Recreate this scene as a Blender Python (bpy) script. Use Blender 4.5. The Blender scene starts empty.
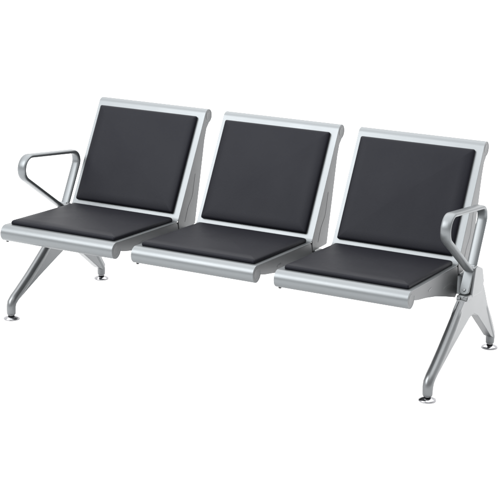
import bpy, bmesh, math
from mathutils import Vector, Matrix

sc = bpy.context.scene
COL = sc.collection

# ------------------------------------------------------------------ materials
def new_mat(name):
    m = bpy.data.materials.new(name); m.use_nodes = True
    nt = m.node_tree
    return m, nt, nt.nodes['Principled BSDF']

def silver_mat(name, base, metallic, rough, spec=0.5, grain=0.25):
    """silver powder coat: faint metallic flake grain and slight tone / gloss drift"""
    m, nt, b = new_mat(name)
    N, L = nt.nodes, nt.links
    tc = N.new('ShaderNodeTexCoord')
    fine = N.new('ShaderNodeTexNoise'); fine.inputs['Scale'].default_value = 900; fine.inputs['Detail'].default_value = 2
    big = N.new('ShaderNodeTexNoise'); big.inputs['Scale'].default_value = 7; big.inputs['Detail'].default_value = 3
    L.new(tc.outputs['Object'], fine.inputs['Vector']); L.new(tc.outputs['Object'], big.inputs['Vector'])
    r1 = N.new('ShaderNodeMapRange'); r1.inputs['To Min'].default_value = 0.90; r1.inputs['To Max'].default_value = 1.08
    L.new(fine.outputs['Fac'], r1.inputs['Value'])
    r2 = N.new('ShaderNodeMapRange'); r2.inputs['To Min'].default_value = 0.96; r2.inputs['To Max'].default_value = 1.04
    L.new(big.outputs['Fac'], r2.inputs['Value'])
    mul = N.new('ShaderNodeMath'); mul.operation = 'MULTIPLY'
    L.new(r1.outputs[0], mul.inputs[0]); L.new(r2.outputs[0], mul.inputs[1])
    vm = N.new('ShaderNodeVectorMath'); vm.operation = 'SCALE'
    vm.inputs[0].default_value = base
    L.new(mul.outputs[0], vm.inputs['Scale']); L.new(vm.outputs[0], b.inputs['Base Color'])
    rr = N.new('ShaderNodeMapRange'); rr.inputs['To Min'].default_value = rough - .05; rr.inputs['To Max'].default_value = rough + .06
    L.new(big.outputs['Fac'], rr.inputs['Value']); L.new(rr.outputs[0], b.inputs['Roughness'])
    b.inputs['Metallic'].default_value = metallic
    b.inputs['Specular IOR Level'].default_value = spec
    bp = N.new('ShaderNodeBump'); bp.inputs['Strength'].default_value = grain; bp.inputs['Distance'].default_value = 0.0004
    L.new(fine.outputs['Fac'], bp.inputs['Height']); L.new(bp.outputs[0], b.inputs['Normal'])
    return m

SILVER = silver_mat('silver_powder_coat', (0.108, 0.116, 0.121), 0.70, 0.39)
CAST = silver_mat('cast_aluminium', (0.112, 0.117, 0.121), 0.80, 0.33)
PLATE = silver_mat('side_plate_paint', (0.084, 0.087, 0.090), 0.45, 0.45)
CHROME = silver_mat('chrome', (0.25, 0.25, 0.26), 1.0, 0.12, grain=0.0)

def plain_mat(name, base, rough, metallic=0, spec=0.5):
    m, nt, b = new_mat(name)
    N, L = nt.nodes, nt.links
    tc = N.new('ShaderNodeTexCoord')
    n = N.new('ShaderNodeTexNoise'); n.inputs['Scale'].default_value = 60
    L.new(tc.outputs['Object'], n.inputs['Vector'])
    r = N.new('ShaderNodeMapRange'); r.inputs['To Min'].default_value = .92; r.inputs['To Max'].default_value = 1.08
    L.new(n.outputs['Fac'], r.inputs['Value'])
    vm = N.new('ShaderNodeVectorMath'); vm.operation = 'SCALE'; vm.inputs[0].default_value = base
    L.new(r.outputs[0], vm.inputs['Scale']); L.new(vm.outputs[0], b.inputs['Base Color'])
    b.inputs['Roughness'].default_value = rough; b.inputs['Metallic'].default_value = metallic
    b.inputs['Specular IOR Level'].default_value = spec
    return m
RUBBER = plain_mat('black_rubber', (.015, .015, .016), .6)

def leather_mat():
    m, nt, b = new_mat('black_leatherette')
    N, L = nt.nodes, nt.links
    tc = N.new('ShaderNodeTexCoord')
    vo = N.new('ShaderNodeTexVoronoi'); vo.inputs['Scale'].default_value = 420
    no = N.new('ShaderNodeTexNoise'); no.inputs['Scale'].default_value = 5; no.inputs['Detail'].default_value = 3
    L.new(tc.outputs['Object'], vo.inputs['Vector']); L.new(tc.outputs['Object'], no.inputs['Vector'])
    r = N.new('ShaderNodeMapRange'); r.inputs['To Min'].default_value = .9; r.inputs['To Max'].default_value = 1.1
    L.new(no.outputs['Fac'], r.inputs['Value'])
    vm = N.new('ShaderNodeVectorMath'); vm.operation = 'SCALE'; vm.inputs[0].default_value = (.0036, .0037, .0056)
    L.new(r.outputs[0], vm.inputs['Scale']); L.new(vm.outputs[0], b.inputs['Base Color'])
    rr = N.new('ShaderNodeMapRange'); rr.inputs['To Min'].default_value = .46; rr.inputs['To Max'].default_value = .56
    L.new(no.outputs['Fac'], rr.inputs['Value']); L.new(rr.outputs[0], b.inputs['Roughness'])
    b.inputs['Specular IOR Level'].default_value = .098; b.inputs['Specular Tint'].default_value = (.90, .93, 1, 1)
    b1 = N.new('ShaderNodeBump'); b1.inputs['Strength'].default_value = .25; b1.inputs['Distance'].default_value = .0006
    L.new(vo.outputs['Distance'], b1.inputs['Height'])
    b2 = N.new('ShaderNodeBump'); b2.inputs['Strength'].default_value = .35; b2.inputs['Distance'].default_value = .006
    L.new(no.outputs['Fac'], b2.inputs['Height']); L.new(b1.outputs[0], b2.inputs['Normal'])
    L.new(b2.outputs[0], b.inputs['Normal'])
    return m
LEATHER = leather_mat()

# ------------------------------------------------------------------ helpers
def link_mesh(name, bm, mat, parent=None, smooth=True, angle=35):
    bmesh.ops.recalc_face_normals(bm, faces=bm.faces)
    me = bpy.data.meshes.new(name); bm.to_mesh(me); bm.free()
    if smooth:
        for p in me.polygons: p.use_smooth = True
        me.set_sharp_from_angle(angle=math.radians(angle))
    me.materials.append(mat)
    o = bpy.data.objects.new(name, me); COL.objects.link(o)
    if parent: o.parent = parent
    return o

def bevel(o, w, seg=3, ang=30):
    m = o.modifiers.new('bevel', 'BEVEL'); m.width = w; m.segments = seg
    m.limit_method = 'ANGLE'; m.angle_limit = math.radians(ang); m.harden_normals = False
    return o

def fillet(poly, radii, closed=True, seg=10):
    """round the corners of a 2-D polygon / polyline"""
    out = []; n = len(poly)
    for i, p in enumerate(poly):
        r = radii[i] if not isinstance(radii, (int, float)) else radii
        if (not closed and i in (0, n-1)) or r <= 0:
            out.append(Vector(p)); continue
        p = Vector(p); a = Vector(poly[i-1]); b = Vector(poly[(i+1) % n])
        u = (a-p).normalized(); v = (b-p).normalized()
        ang = u.angle(v); d = r/math.tan(ang/2)
        d = min(d, (a-p).length*.49, (b-p).length*.49); rr = d*math.tan(ang/2)
        c = p+(u+v).normalized()*(rr/math.sin(ang/2))
        s = p+u*d-c; e = p+v*d-c
        a0 = math.atan2(s.y, s.x); a1 = math.atan2(e.y, e.x); da = (a1-a0+math.pi) % (2*math.pi)-math.pi
        for k in range(seg+1):
            t = a0+da*k/seg; out.append(c+Vector((math.cos(t), math.sin(t)))*rr)
    return out

def extrude_poly(bm, pts, x0, x1):
    """closed (y,z) outline extruded along x"""
    A = [bm.verts.new((x0, p[0], p[1])) for p in pts]
    B = [bm.verts.new((x1, p[0], p[1])) for p in pts]
    bm.faces.new(A); bm.faces.new(B[::-1])
    n = len(pts)
    for i in range(n):
        j = (i+1) % n; bm.faces.new((A[i], B[i], B[j], A[j]))

def lathe(bm, prof, c, axis='z', seg=32):
    rings = []
    for r, h in prof:
        ring = []
        for k in range(seg):
            t = 2*math.pi*k/seg; u, v = r*math.cos(t), r*math.sin(t)
            if axis == 'z': p = (c[0]+u, c[1]+v, c[2]+h)
            elif axis == 'x': p = (c[0]+h, c[1]+u, c[2]+v)
            else: p = (c[0]+u, c[1]+h, c[2]+v)
            ring.append(bm.verts.new(p))
        rings.append(ring)
    for a, b in zip(rings, rings[1:]):
        for k in range(seg):
            j = (k+1) % seg; bm.faces.new((a[k], a[j], b[j], b[k]))
    bm.faces.new(rings[0][::-1]); bm.faces.new(rings[-1])

def tube(bm, path, radii, seg=20, squash=1.0):
    """tapered round bar in the y-z plane at a given x: path of (x,y,z); squash scales x"""
    rings = []
    n = len(path)
    P = [Vector(p) for p in path]
    for i, p in enumerate(P):
        t = (P[min(i+1, n-1)]-P[max(i-1, 0)]).normalized()
        X = Vector((1, 0, 0)); q = t.cross(X).normalized()
        rings.append([bm.verts.new(p+X*(radii[i]*squash*math.cos(2*math.pi*k/seg))+q*(radii[i]*math.sin(2*math.pi*k/seg))) for k in range(seg)])
    for a, b in zip(rings, rings[1:]):
        for k in range(seg):
            j = (k+1) % seg; bm.faces.new((a[k], a[j], b[j], b[k]))
    bm.faces.new(rings[0][::-1]); bm.faces.new(rings[-1])

# ------------------------------------------------------------------ dimensions (metres)
W = 0.52; H = W/2; PITCH = 0.5971; LI = .006
FOLD = Vector((0.245, 0.389))
FT = Vector((-0.218, 0.3775)); FR = 0.0325          # front roll: centre, radius
TT = Vector((0.488, 0.7835)); TR = 0.0285            # top roll
XR, XL = 0.914, -0.8725                               # arm / leg planes

def tangent(P, c, r, side):
    """tangent point on circle (c, r) of a line from P"""
    d = c-P; L = d.length; a = math.asin(r/L); t = math.sqrt(L*L-r*r)
    th = math.atan2(d.y, d.x)+side*a
    return P+Vector((math.cos(th), math.sin(th)))*t
SEAT_T = tangent(FOLD, FT, FR, -1)     # on top of the front roll
BACK_T = tangent(FOLD, TT, TR, 1)      # on the front side of the top roll
if SEAT_T.y < FT.y: SEAT_T = tangent(FOLD, FT, FR, 1)
if BACK_T.x > TT.x: BACK_T = tangent(FOLD, TT, TR, -1)

sdir = (FOLD-SEAT_T).normalized(); snrm = Vector((-sdir.y, sdir.x))
bdir = (BACK_T-FOLD).normalized(); bnrm = Vector((-bdir.y, bdir.x))
if bnrm.x > 0: bnrm = -bnrm
LS = (FOLD-SEAT_T).length; LB = (BACK_T-FOLD).length

def arc(c, r, a0, a1, n):
    return [c+Vector((math.cos(a0+(a1-a0)*k/n), math.sin(a0+(a1-a0)*k/n)))*r for k in range(n+1)]

def ang(c, p): d = p-c; return math.atan2(d.y, d.x)

def shell_profile():
    a = ang(FT, SEAT_T)
    front = arc(FT, FR, a+math.radians(285), a, 40)        # starts under / behind the roll, round the front, up to the seat
    b = ang(TT, BACK_T)
    top = arc(TT, TR, b, b-math.radians(262), 36)
    mid = fillet([SEAT_T, FOLD, BACK_T], 0.028, closed=False, seg=10)[1:-1]
    # gently bowed seat and back sheet
    def run(p, q, n): return [p.lerp(q, k/n) for k in range(1, n)]
    return front + run(SEAT_T, mid[0], 8) + mid + run(mid[-1], BACK_T, 8) + top

def offset(path, d):
    out = []
    for i, p in enumerate(path):
        t = (path[min(i+1, len(path)-1)]-path[max(i-1, 0)]).normalized()
        out.append(p+Vector((t.y, -t.x))*d)
    return out

PROF = shell_profile()
INN = offset(PROF, 0.003)

def make_shell(parent, cx):
    bm = bmesh.new()
    extrude_poly_band(bm, PROF, INN, -H+LI, H)
    o = link_mesh('seat_shell', bm, SILVER, parent, angle=40)
    bevel(o, .0009, 2, 50)
    o.location.x = cx
    return o

def extrude_poly_band(bm, P, Q, x0, x1):
    def row(x, L): return [bm.verts.new((x, p.x, p.y)) for p in L]
    a, b, c, d = row(x0, P), row(x1, P), row(x0, Q), row(x1, Q)
    for i in range(len(P)-1):
        bm.faces.new((a[i], b[i], b[i+1], a[i+1])); bm.faces.new((c[i], c[i+1], d[i+1], d[i]))
        bm.faces.new((a[i], a[i+1], c[i+1], c[i])); bm.faces.new((b[i], d[i], d[i+1], b[i+1]))
    for k in (0, -1): bm.faces.new((a[k], c[k], d[k], b[k]))

def side_panel(parent, side):
    """pressed side plates closing the folded shell: one under the seat, one behind the back, a thin gap between"""
    ins = 0.0014
    a = ang(FT, SEAT_T); b = ang(TT, BACK_T)
    i1 = Vector((-bnrm.x, -bnrm.y)); i2 = Vector((-snrm.x, -snrm.y))
    x1 = side*(H-.0010); x0 = side*(H-.0050)
    if side < 0: x1 += LI; x0 += LI
    pts = arc(FT, FR-ins, a, a+math.radians(255), 30)
    pts += fillet([pts[-1], (-.176, .3645), (-.150, .3585), (-.07, .345), (.03, .324), (.14, .294), (.236, .266), (.252, .276), (.2515, .352), (.2440, .3800), (.2365, .3850), (0, .4)], .008, closed=False, seg=4)[1:-1]
    pts += [SEAT_T+i2*ins]
    bm = bmesh.new(); extrude_poly(bm, pts, x0, x1)
    link_mesh('seat_side_panel', bm, PLATE, parent, angle=30)
    pts = arc(TT, TR-ins, b, b-math.radians(212), 26)
    pts += fillet([pts[-1], (.490, .750), (.475, .735), (.459, .69), (.424, .52), (.402, .42), (.388, .350), (.2605, .350), (.2530, .3800), (.255, .41)], .009, closed=False, seg=4)[1:-1]
    pts += [FOLD+bdir*.012+i1*ins]
    bm = bmesh.new(); extrude_poly(bm, pts, x0, x1)
    link_mesh('back_side_panel', bm, PLATE, parent, angle=30)

def gap_shade_plate(parent, side):
    """dark plate added behind the gap at the fold in place of shade, and a small embossed mark on the seat side"""
    bm = bmesh.new()
    extrude_poly(bm, fillet([(.225, .345), (.290, .345), (.290, .380), (.256, .383), (.225, .383)], .004, seg=3), side*(H-.0100)+(LI if side < 0 else 0), side*(H-.0060)+(LI if side < 0 else 0))
    link_mesh('gap_shade_plate', bm, RUBBER, parent)
    bm = bmesh.new(); x = side*(H-.0010)+(LI if side < 0 else 0)
    extrude_poly(bm, fillet([(-.052, .3620), (-.020, .3665), (-.019, .3725), (-.051, .3680)], .0028, seg=4), x, x+side*.0008)
    link_mesh('embossed_mark', bm, CAST, parent)

def panel_details(parent, side):
    """end caps of the side plate"""
    x = side*(H-.0010)+(LI if side < 0 else 0)
    for c, r in ((FT, .0215), (TT, .0185)):
        bm = bmesh.new()
        lathe(bm, [(r, 0), (r-.0010, .0008*side), (r-.0030, .0010*side), (r-.0070, .0004*side), (r-.0090, .0003*side)], (x, c.x, c.y), 'x', 32)
        link_mesh('end_cap', bm, PLATE, parent, angle=25)

def reflection_ridge(parent, side):
    """raised line added to imitate wavy reflections on the side plate"""
    x = side*(H-.0010)+(LI if side < 0 else 0)
    for pts, r in (([(.10, .335), (.16, .338), (.205, .325), (.222, .300)], .0008),
                   ([(.305, .375), (.330, .43), (.362, .47), (.376, .52), (.386, .56)], .0007)):
        bm = bmesh.new()
        P = [Vector(p) for p in pts]; Q = []
        for i in range(len(P)-1):
            p0 = P[max(i-1, 0)]; p1 = P[i]; p2 = P[i+1]; p3 = P[min(i+2, len(P)-1)]
            for k in range(6):
                t = k/6
                Q.append(.5*((2*p1)+(p2-p0)*t+(2*p0-5*p1+4*p2-p3)*t*t+(3*p1-p0-3*p2+p3)*t**3))
        Q.append(P[-1])
        tube(bm, [(x-side*.0038, q.x, q.y) for q in Q], [.0047]*len(Q), 32)
        link_mesh('reflection_line', bm, PLATE, parent)

def rrect(hx, hy, r, seg=8):
    pts = []
    for cx, cy, a0 in ((hx-r, hy-r, 0), (-hx+r, hy-r, 90), (-hx+r, -hy+r, 180), (hx-r, -hy+r, 270)):
        for k in range(seg+1):
            t = math.radians(a0+90*k/seg); pts.append((cx+r*math.cos(t), cy+r*math.sin(t)))
    return pts

def cushion(name, parent, hx, s0, s1, origin, d, nrm, fat=1.0, dome=0.006, cx=0.0, ph=0.0):
    """upholstered pad: x across, s along direction d from origin, raised along nrm"""
    hy = (s1-s0)/2; sc_ = (s0+s1)/2
    rings = [(0.0015, 0.0), (0.0, .003), (0.0, .008), (.0012, .0115), (.0035, .0142), (.007, .0160), (.012, .0174),
             (.020, .0190), (.032, .0204)]
    bm = bmesh.new(); R = []
    for ins, h in rings:
        L = []
        for u, v in rrect(hx-ins, hy-ins, max(.0065-ins*.15, .003), 7):
            L.append((u, v, h*fat))
        R.append(L)
    # inner dome rings
    for f in (.95, .88, .8, .7, .6, .5, .4, .3, .2, .1):
        L = []
        for u, v in rrect(hx-.032, hy-.032, .003, 7):
            a_, b_ = hx-.032, hy-.032; L.append((u*f, v*f, .0204*fat+dome*(1-(u*f/a_)**2)*(1-(v*f/b_)**2)))
        R.append(L)
    # slow waviness of the upholstery
    def P(u, v, h):
        w = (.0008*math.sin(u*23+v*9+ph)*math.sin(v*17+1.3+2*ph)+.0005*math.sin(u*11-v*31+ph*3)) if h > .015 else 0
        p2 = Vector(origin)+Vector(d)*(v+sc_)+Vector(nrm)*(h+w)
        return (u+cx, p2.x, p2.y)
    V = [[bm.verts.new(P(*q)) for q in L] for L in R]
    for a, b in zip(V, V[1:]):
        n = len(a)
        for k in range(n):
            j = (k+1) % n; bm.faces.new((a[k], a[j], b[j], b[k]))
    bm.faces.new(V[0][::-1]); bm.faces.new(V[-1])
    return link_mesh(name, bm, LEATHER, parent, angle=80)

# ------------------------------------------------------------------ the bench
bench = bpy.data.objects.new('waiting_bench', None); COL.objects.link(bench)
bench.location = (0, 0, 0)
bench['label'] = 'silver three-seat metal waiting bench with black padded seats and looped armrests at both ends'
bench['category'] = 'bench'


def seat_unit(cx):
    s = make_shell(bench, cx)
    for side in (-1, 1):
        side_panel(s, side); panel_details(s, side); reflection_ridge(s, side); gap_shade_plate(s, side)
    cushion('seat_cushion', s, .2390, .008, LS-.013, SEAT_T+snrm*.0006, sdir, snrm, 1.05, cx=.0055, ph=cx*5)
    cushion('backrest_cushion', s, .2325, .029, LB-.018, FOLD+bnrm*.0006, bdir, bnrm, 1.0, cx=-.0025, ph=cx*7+1)
    # black rubber buffer under the left end of the front roll
    bm = bmesh.new()
    lathe(bm, [(.005, 0), (.006, -.003), (.005, -.006)], (-H+.017, FT.x, FT.y-FR+.0005), 'z', 16)
    link_mesh('rubber_buffer', bm, RUBBER, s)
    return s
for i in (-1, 0, 1):
    seat_unit(i*PITCH)

# beam
bm = bmesh.new()
extrude_poly(bm, fillet([(.270, .268), (.335, .268), (.335, .345), (.270, .345)], .006, seg=3), XL+.012, XR-.012)
link_mesh('beam', bm, SILVER, bench, angle=30)

# saddle brackets that carry the shells on the beam
for cx in (-PITCH, 0, PITCH):
    for dx in (-.15, .15):
        bm = bmesh.new()
        extrude_poly(bm, fillet([(.10, .330), (.262, .300), (.262, .352), (.345, .352), (.360, .50), (.352, .51), (.300, .40), (.262, .378), (.10, .380)], .004, seg=3), cx+dx-.02, cx+dx+.02)
        link_mesh('beam_bracket', bm, PLATE, bench, angle=30)

def leg_frame(x, out):
    """cast inverted-V leg with hub; out = outward direction"""
    t = .0155
    outline = fillet([(.135, .292), (.100, .268), (.052, .218), (-.045, .148), (-.120, .100), (-.168, .076), (-.158, .058), (-.125, .074), (-.065, .101), (.022, .138),
                      (.122, .177), (.200, .207), (.245, .214), (.292, .193), (.400, .112), (.468, .060), (.500, .044), (.519, .060), (.460, .142), (.400, .212),
                      (.366, .266), (.330, .318), (.278, .370), (.235, .385), (.200, .300)],
                     .012, seg=4)
    bm = bmesh.new()
    extrude_poly(bm, outline, x-t, x+t)
    o = link_mesh('leg_frame', bm, CAST, bench, angle=40)
    bevel(o, .011, 4, 40)
    # rounded front spine of both legs
    bm = bmesh.new()
    FY, RY = -.1600, .5060
    tube(bm, [(x, y, z) for y, z in ((.135, .280), (.095, .243), (.045, .203), (-.04, .143), (-.105, .1015), (-.138, .082), (-.1545, .068), (FY, .052), (FY, .036), (FY, .0225), (FY, .0190))],
         [.012, .0185, .0200, .0200, .0198, .0197, .0195, .0192, .0186, .0180, .0160], 28)
    link_mesh('leg_spine', bm, CAST, o)
    bm = bmesh.new()
    tube(bm, [(x, y, z) for y, z in ((.372, .235), (.40, .195), (.445, .134), (.482, .084), (.500, .060), (RY, .047), (RY, .038), (RY, .0230), (RY, .0195))],
         [.010, .0175, .0185, .0182, .0180, .0180, .0176, .0170, .0155], 28)
    link_mesh('leg_spine', bm, CAST, o)
    # adjustable chromed feet
    for y in (FY, RY):
        bm = bmesh.new()
        lathe(bm, [(.0305, 0), (.0325, .0022), (.0322, .0048), (.0285, .0080), (.0210, .0118), (.0130, .0145), (.0105, .0160), (.0102, .0215), (.0070, .0225), (.0070, .030)],
              (x, y, 0.0), 'z', 40)
        link_mesh('foot', bm, CHROME, o, angle=50)
    return o

def armrest(x, out):
    ow = .0195; th = .0165
    A = (.236, .362); B = (.366, .607); C = (-.245, .6775)
    path = fillet([A, B, C], [.016, .050, .0575], closed=True, seg=18)
    # insert points along the straights for a smooth sweep
    n = len(path); pts = []
    for i in range(n):
        p, q = path[i], path[(i+1) % n]; pts.append(p)
        if (q-p).length > .05:
            for k in range(1, 6): pts.append(p.lerp(q, k/6))
    n = len(pts); bm = bmesh.new(); rings = []
    cen = Vector((.12, .55))
    for i, p in enumerate(pts):
        t = (pts[(i+1) % n]-pts[i-1]).normalized(); nn = Vector((t.y, -t.x))
        if nn.dot(p-cen) < 0: nn = -nn
        ring = []
        for k in range(24):
            a = 2*math.pi*k/24; ca, sa = math.cos(a), math.sin(a)
            e = .75
            u = ow*math.copysign(abs(ca)**e, ca); v = th/2*math.copysign(abs(sa)**e, sa)
            q = p-nn*(th/2)+nn*v
            ring.append(bm.verts.new((x+u, q.x, q.y)))
        rings.append(ring)
    for i in range(n):
        a, b = rings[i], rings[(i+1) % n]
        for k in range(24):
            j = (k+1) % 24; bm.faces.new((a[k], a[j], b[j], b[k]))
    o = link_mesh('armrest', bm, SILVER, bench, angle=60)
    # strap that carries the loop on down to the hub, bolted to its front face
    p0 = Vector((.2330, .400)); p1 = Vector((.1720, .300)); d = (p1-p0).normalized(); nf = Vector((d.y, -d.x))
    if nf.x > 0: nf = -nf
    L_ = (p1-p0).length
    out2 = fillet([(-ow+.001, 0), (ow-.001, 0), (ow-.001, L_), (-ow+.001, L_)], [.002, .002, .0165, .0165], seg=8)
    bm = bmesh.new()
    F = []
    for h in (0, .009):
        F.append([bm.verts.new((x+q.x, *(p0+d*q.y+nf*h))) for q in out2])
    bm.faces.new(F[0]); bm.faces.new(F[1][::-1])
    for i in range(len(out2)):
        j = (i+1) % len(out2); bm.faces.new((F[0][i], F[1][i], F[1][j], F[0][j]))
    tb = link_mesh('mounting_tab', bm, SILVER, o); bevel(tb, .0025, 3)
    bm = bmesh.new()
    q = p0+d*(L_-.018)+nf*.009
    lathe(bm, [(.0062, -.001), (.0062, .0025), (.0048, .0042), (.0030, .0042), (.0026, .0024)], (0, 0, 0), 'z', 20)
    zt = Vector((0, nf.x, nf.y)); rot = zt.to_track_quat('Z', 'X').to_matrix()
    for v in bm.verts: v.co = rot @ v.co + Vector((x, q.x, q.y))
    link_mesh('bolt', bm, CAST, o, angle=30)
    return o

def hub(x, out, leg):
    bm = bmesh.new()
    extrude_poly(bm, fillet([(.187, .288), (.300, .282), (.325, .320), (.300, .376), (.234, .402), (.216, .398), (.199, .335)], .010, seg=5), x-.0225, x+.0225)
    h = link_mesh('hub_block', bm, CAST, leg); bevel(h, .005, 3)
    # lower flange with the two fixing screws
    bm = bmesh.new()
    extrude_poly(bm, fillet([(.138, .286), (.200, .280), (.200, .302), (.150, .304)], .005, seg=4), x-.0215, x+.0215)
    h = link_mesh('clamp_flange', bm, CAST, leg); bevel(h, .003, 2)
    for dx in (-.011, .011):
        bm = bmesh.new()
        lathe(bm, [(.0080, .004), (.0080, -.002), (.0066, -.0045), (.0035, -.005)], (x+dx, .142, .296), 'y', 18)
        link_mesh('screw', bm, CAST, leg, angle=30)

for x, out in ((XL, -1), (XR, 1)):
    lg = leg_frame(x, out); hub(x, out, lg); armrest(.911 if out > 0 else -.880, out)

# ------------------------------------------------------------------ floor
bm = bmesh.new()
bmesh.ops.create_grid(bm, x_segments=8, y_segments=8, size=60)
fm, nt, b = new_mat('white_studio_floor')
N, L = nt.nodes, nt.links
tc = N.new('ShaderNodeTexCoord'); n = N.new('ShaderNodeTexNoise'); n.inputs['Scale'].default_value = 3
L.new(tc.outputs['Object'], n.inputs['Vector'])
r = N.new('ShaderNodeMapRange'); r.inputs['To Min'].default_value = .91; r.inputs['To Max'].default_value = .94
L.new(n.outputs['Fac'], r.inputs['Value'])
cb = N.new('ShaderNodeCombineColor')
for k in range(3): L.new(r.outputs[0], cb.inputs[k])
L.new(cb.outputs[0], b.inputs['Base Color']); b.inputs['Roughness'].default_value = 1; b.inputs['Specular IOR Level'].default_value = 0
fl = link_mesh('floor', bm, fm, None, smooth=False)
fl['kind'] = 'structure'

# ------------------------------------------------------------------ light: white studio
w = bpy.data.worlds.new('World'); sc.world = w; w.use_nodes = True
nt = w.node_tree; N, L = nt.nodes, nt.links
bg = N['Background']; bg.inputs['Strength'].default_value = 1.0
tc = N.new('ShaderNodeTexCoord'); sp = N.new('ShaderNodeSeparateXYZ')
L.new(tc.outputs['Generated'], sp.inputs[0])
# bright white behind the bench, dimmer studio in front of it and to its right
ma = N.new('ShaderNodeMath'); ma.operation = 'MULTIPLY_ADD'; ma.inputs[1].default_value = -0.55
L.new(sp.outputs['X'], ma.inputs[0]); L.new(sp.outputs['Y'], ma.inputs[2])
mr = N.new('ShaderNodeMapRange'); mr.interpolation_type = 'SMOOTHSTEP'
mr.inputs['From Min'].default_value = -.75; mr.inputs['From Max'].default_value = .35
mr.inputs['To Min'].default_value = .8; mr.inputs['To Max'].default_value = 2.2
L.new(ma.outputs[0], mr.inputs['Value'])
cb = N.new('ShaderNodeCombineColor')
for k in range(3): L.new(mr.outputs[0], cb.inputs[k])
L.new(cb.outputs[0], bg.inputs['Color'])

def softbox(name, loc, target, size, power, size_y=None):
    ld = bpy.data.lights.new(name, 'AREA'); ld.energy = power; ld.size = size
    if size_y: ld.shape = 'RECTANGLE'; ld.size_y = size_y
    o = bpy.data.objects.new(name, ld); COL.objects.link(o); o.location = loc
    o.rotation_euler = (Vector(target)-Vector(loc)).to_track_quat('-Z', 'Y').to_euler()
    return o
softbox('key_softbox', (-2.6, -4.2, 4.2), (0, .1, .4), 3.6, 520)
softbox('overhead_softbox', (0.0, 0.6, 4.6), (0, .3, 0), 8.0, 640)

# ------------------------------------------------------------------ camera
az, el, roll, dist = 0.4742, 0.2707, 0.0222, 5.839
T = Vector((0.1181, 0, 0.3956))
dv = Vector((math.sin(az)*math.cos(el), -math.cos(az)*math.cos(el), math.sin(el)))
fw = -dv; rt = fw.cross(Vector((0, 0, 1))).normalized(); up = rt.cross(fw)
r2 = rt*math.cos(roll)+up*math.sin(roll); u2 = -rt*math.sin(roll)+up*math.cos(roll)
cam = bpy.data.cameras.new('camera'); co = bpy.data.objects.new('camera', cam); COL.objects.link(co)
M = Matrix((r2, u2, -fw)).transposed().to_4x4(); M.translation = T+dv*dist
co.matrix_world = M
cam.sensor_width = 36; cam.lens = 36*1550.5/500; cam.clip_end = 500; cam.clip_start = .05
sc.camera = co
sc.view_settings.view_transform = 'Standard'; sc.view_settings.look = 'None'
sc.view_settings.exposure = 0; sc.view_settings.gamma = 1
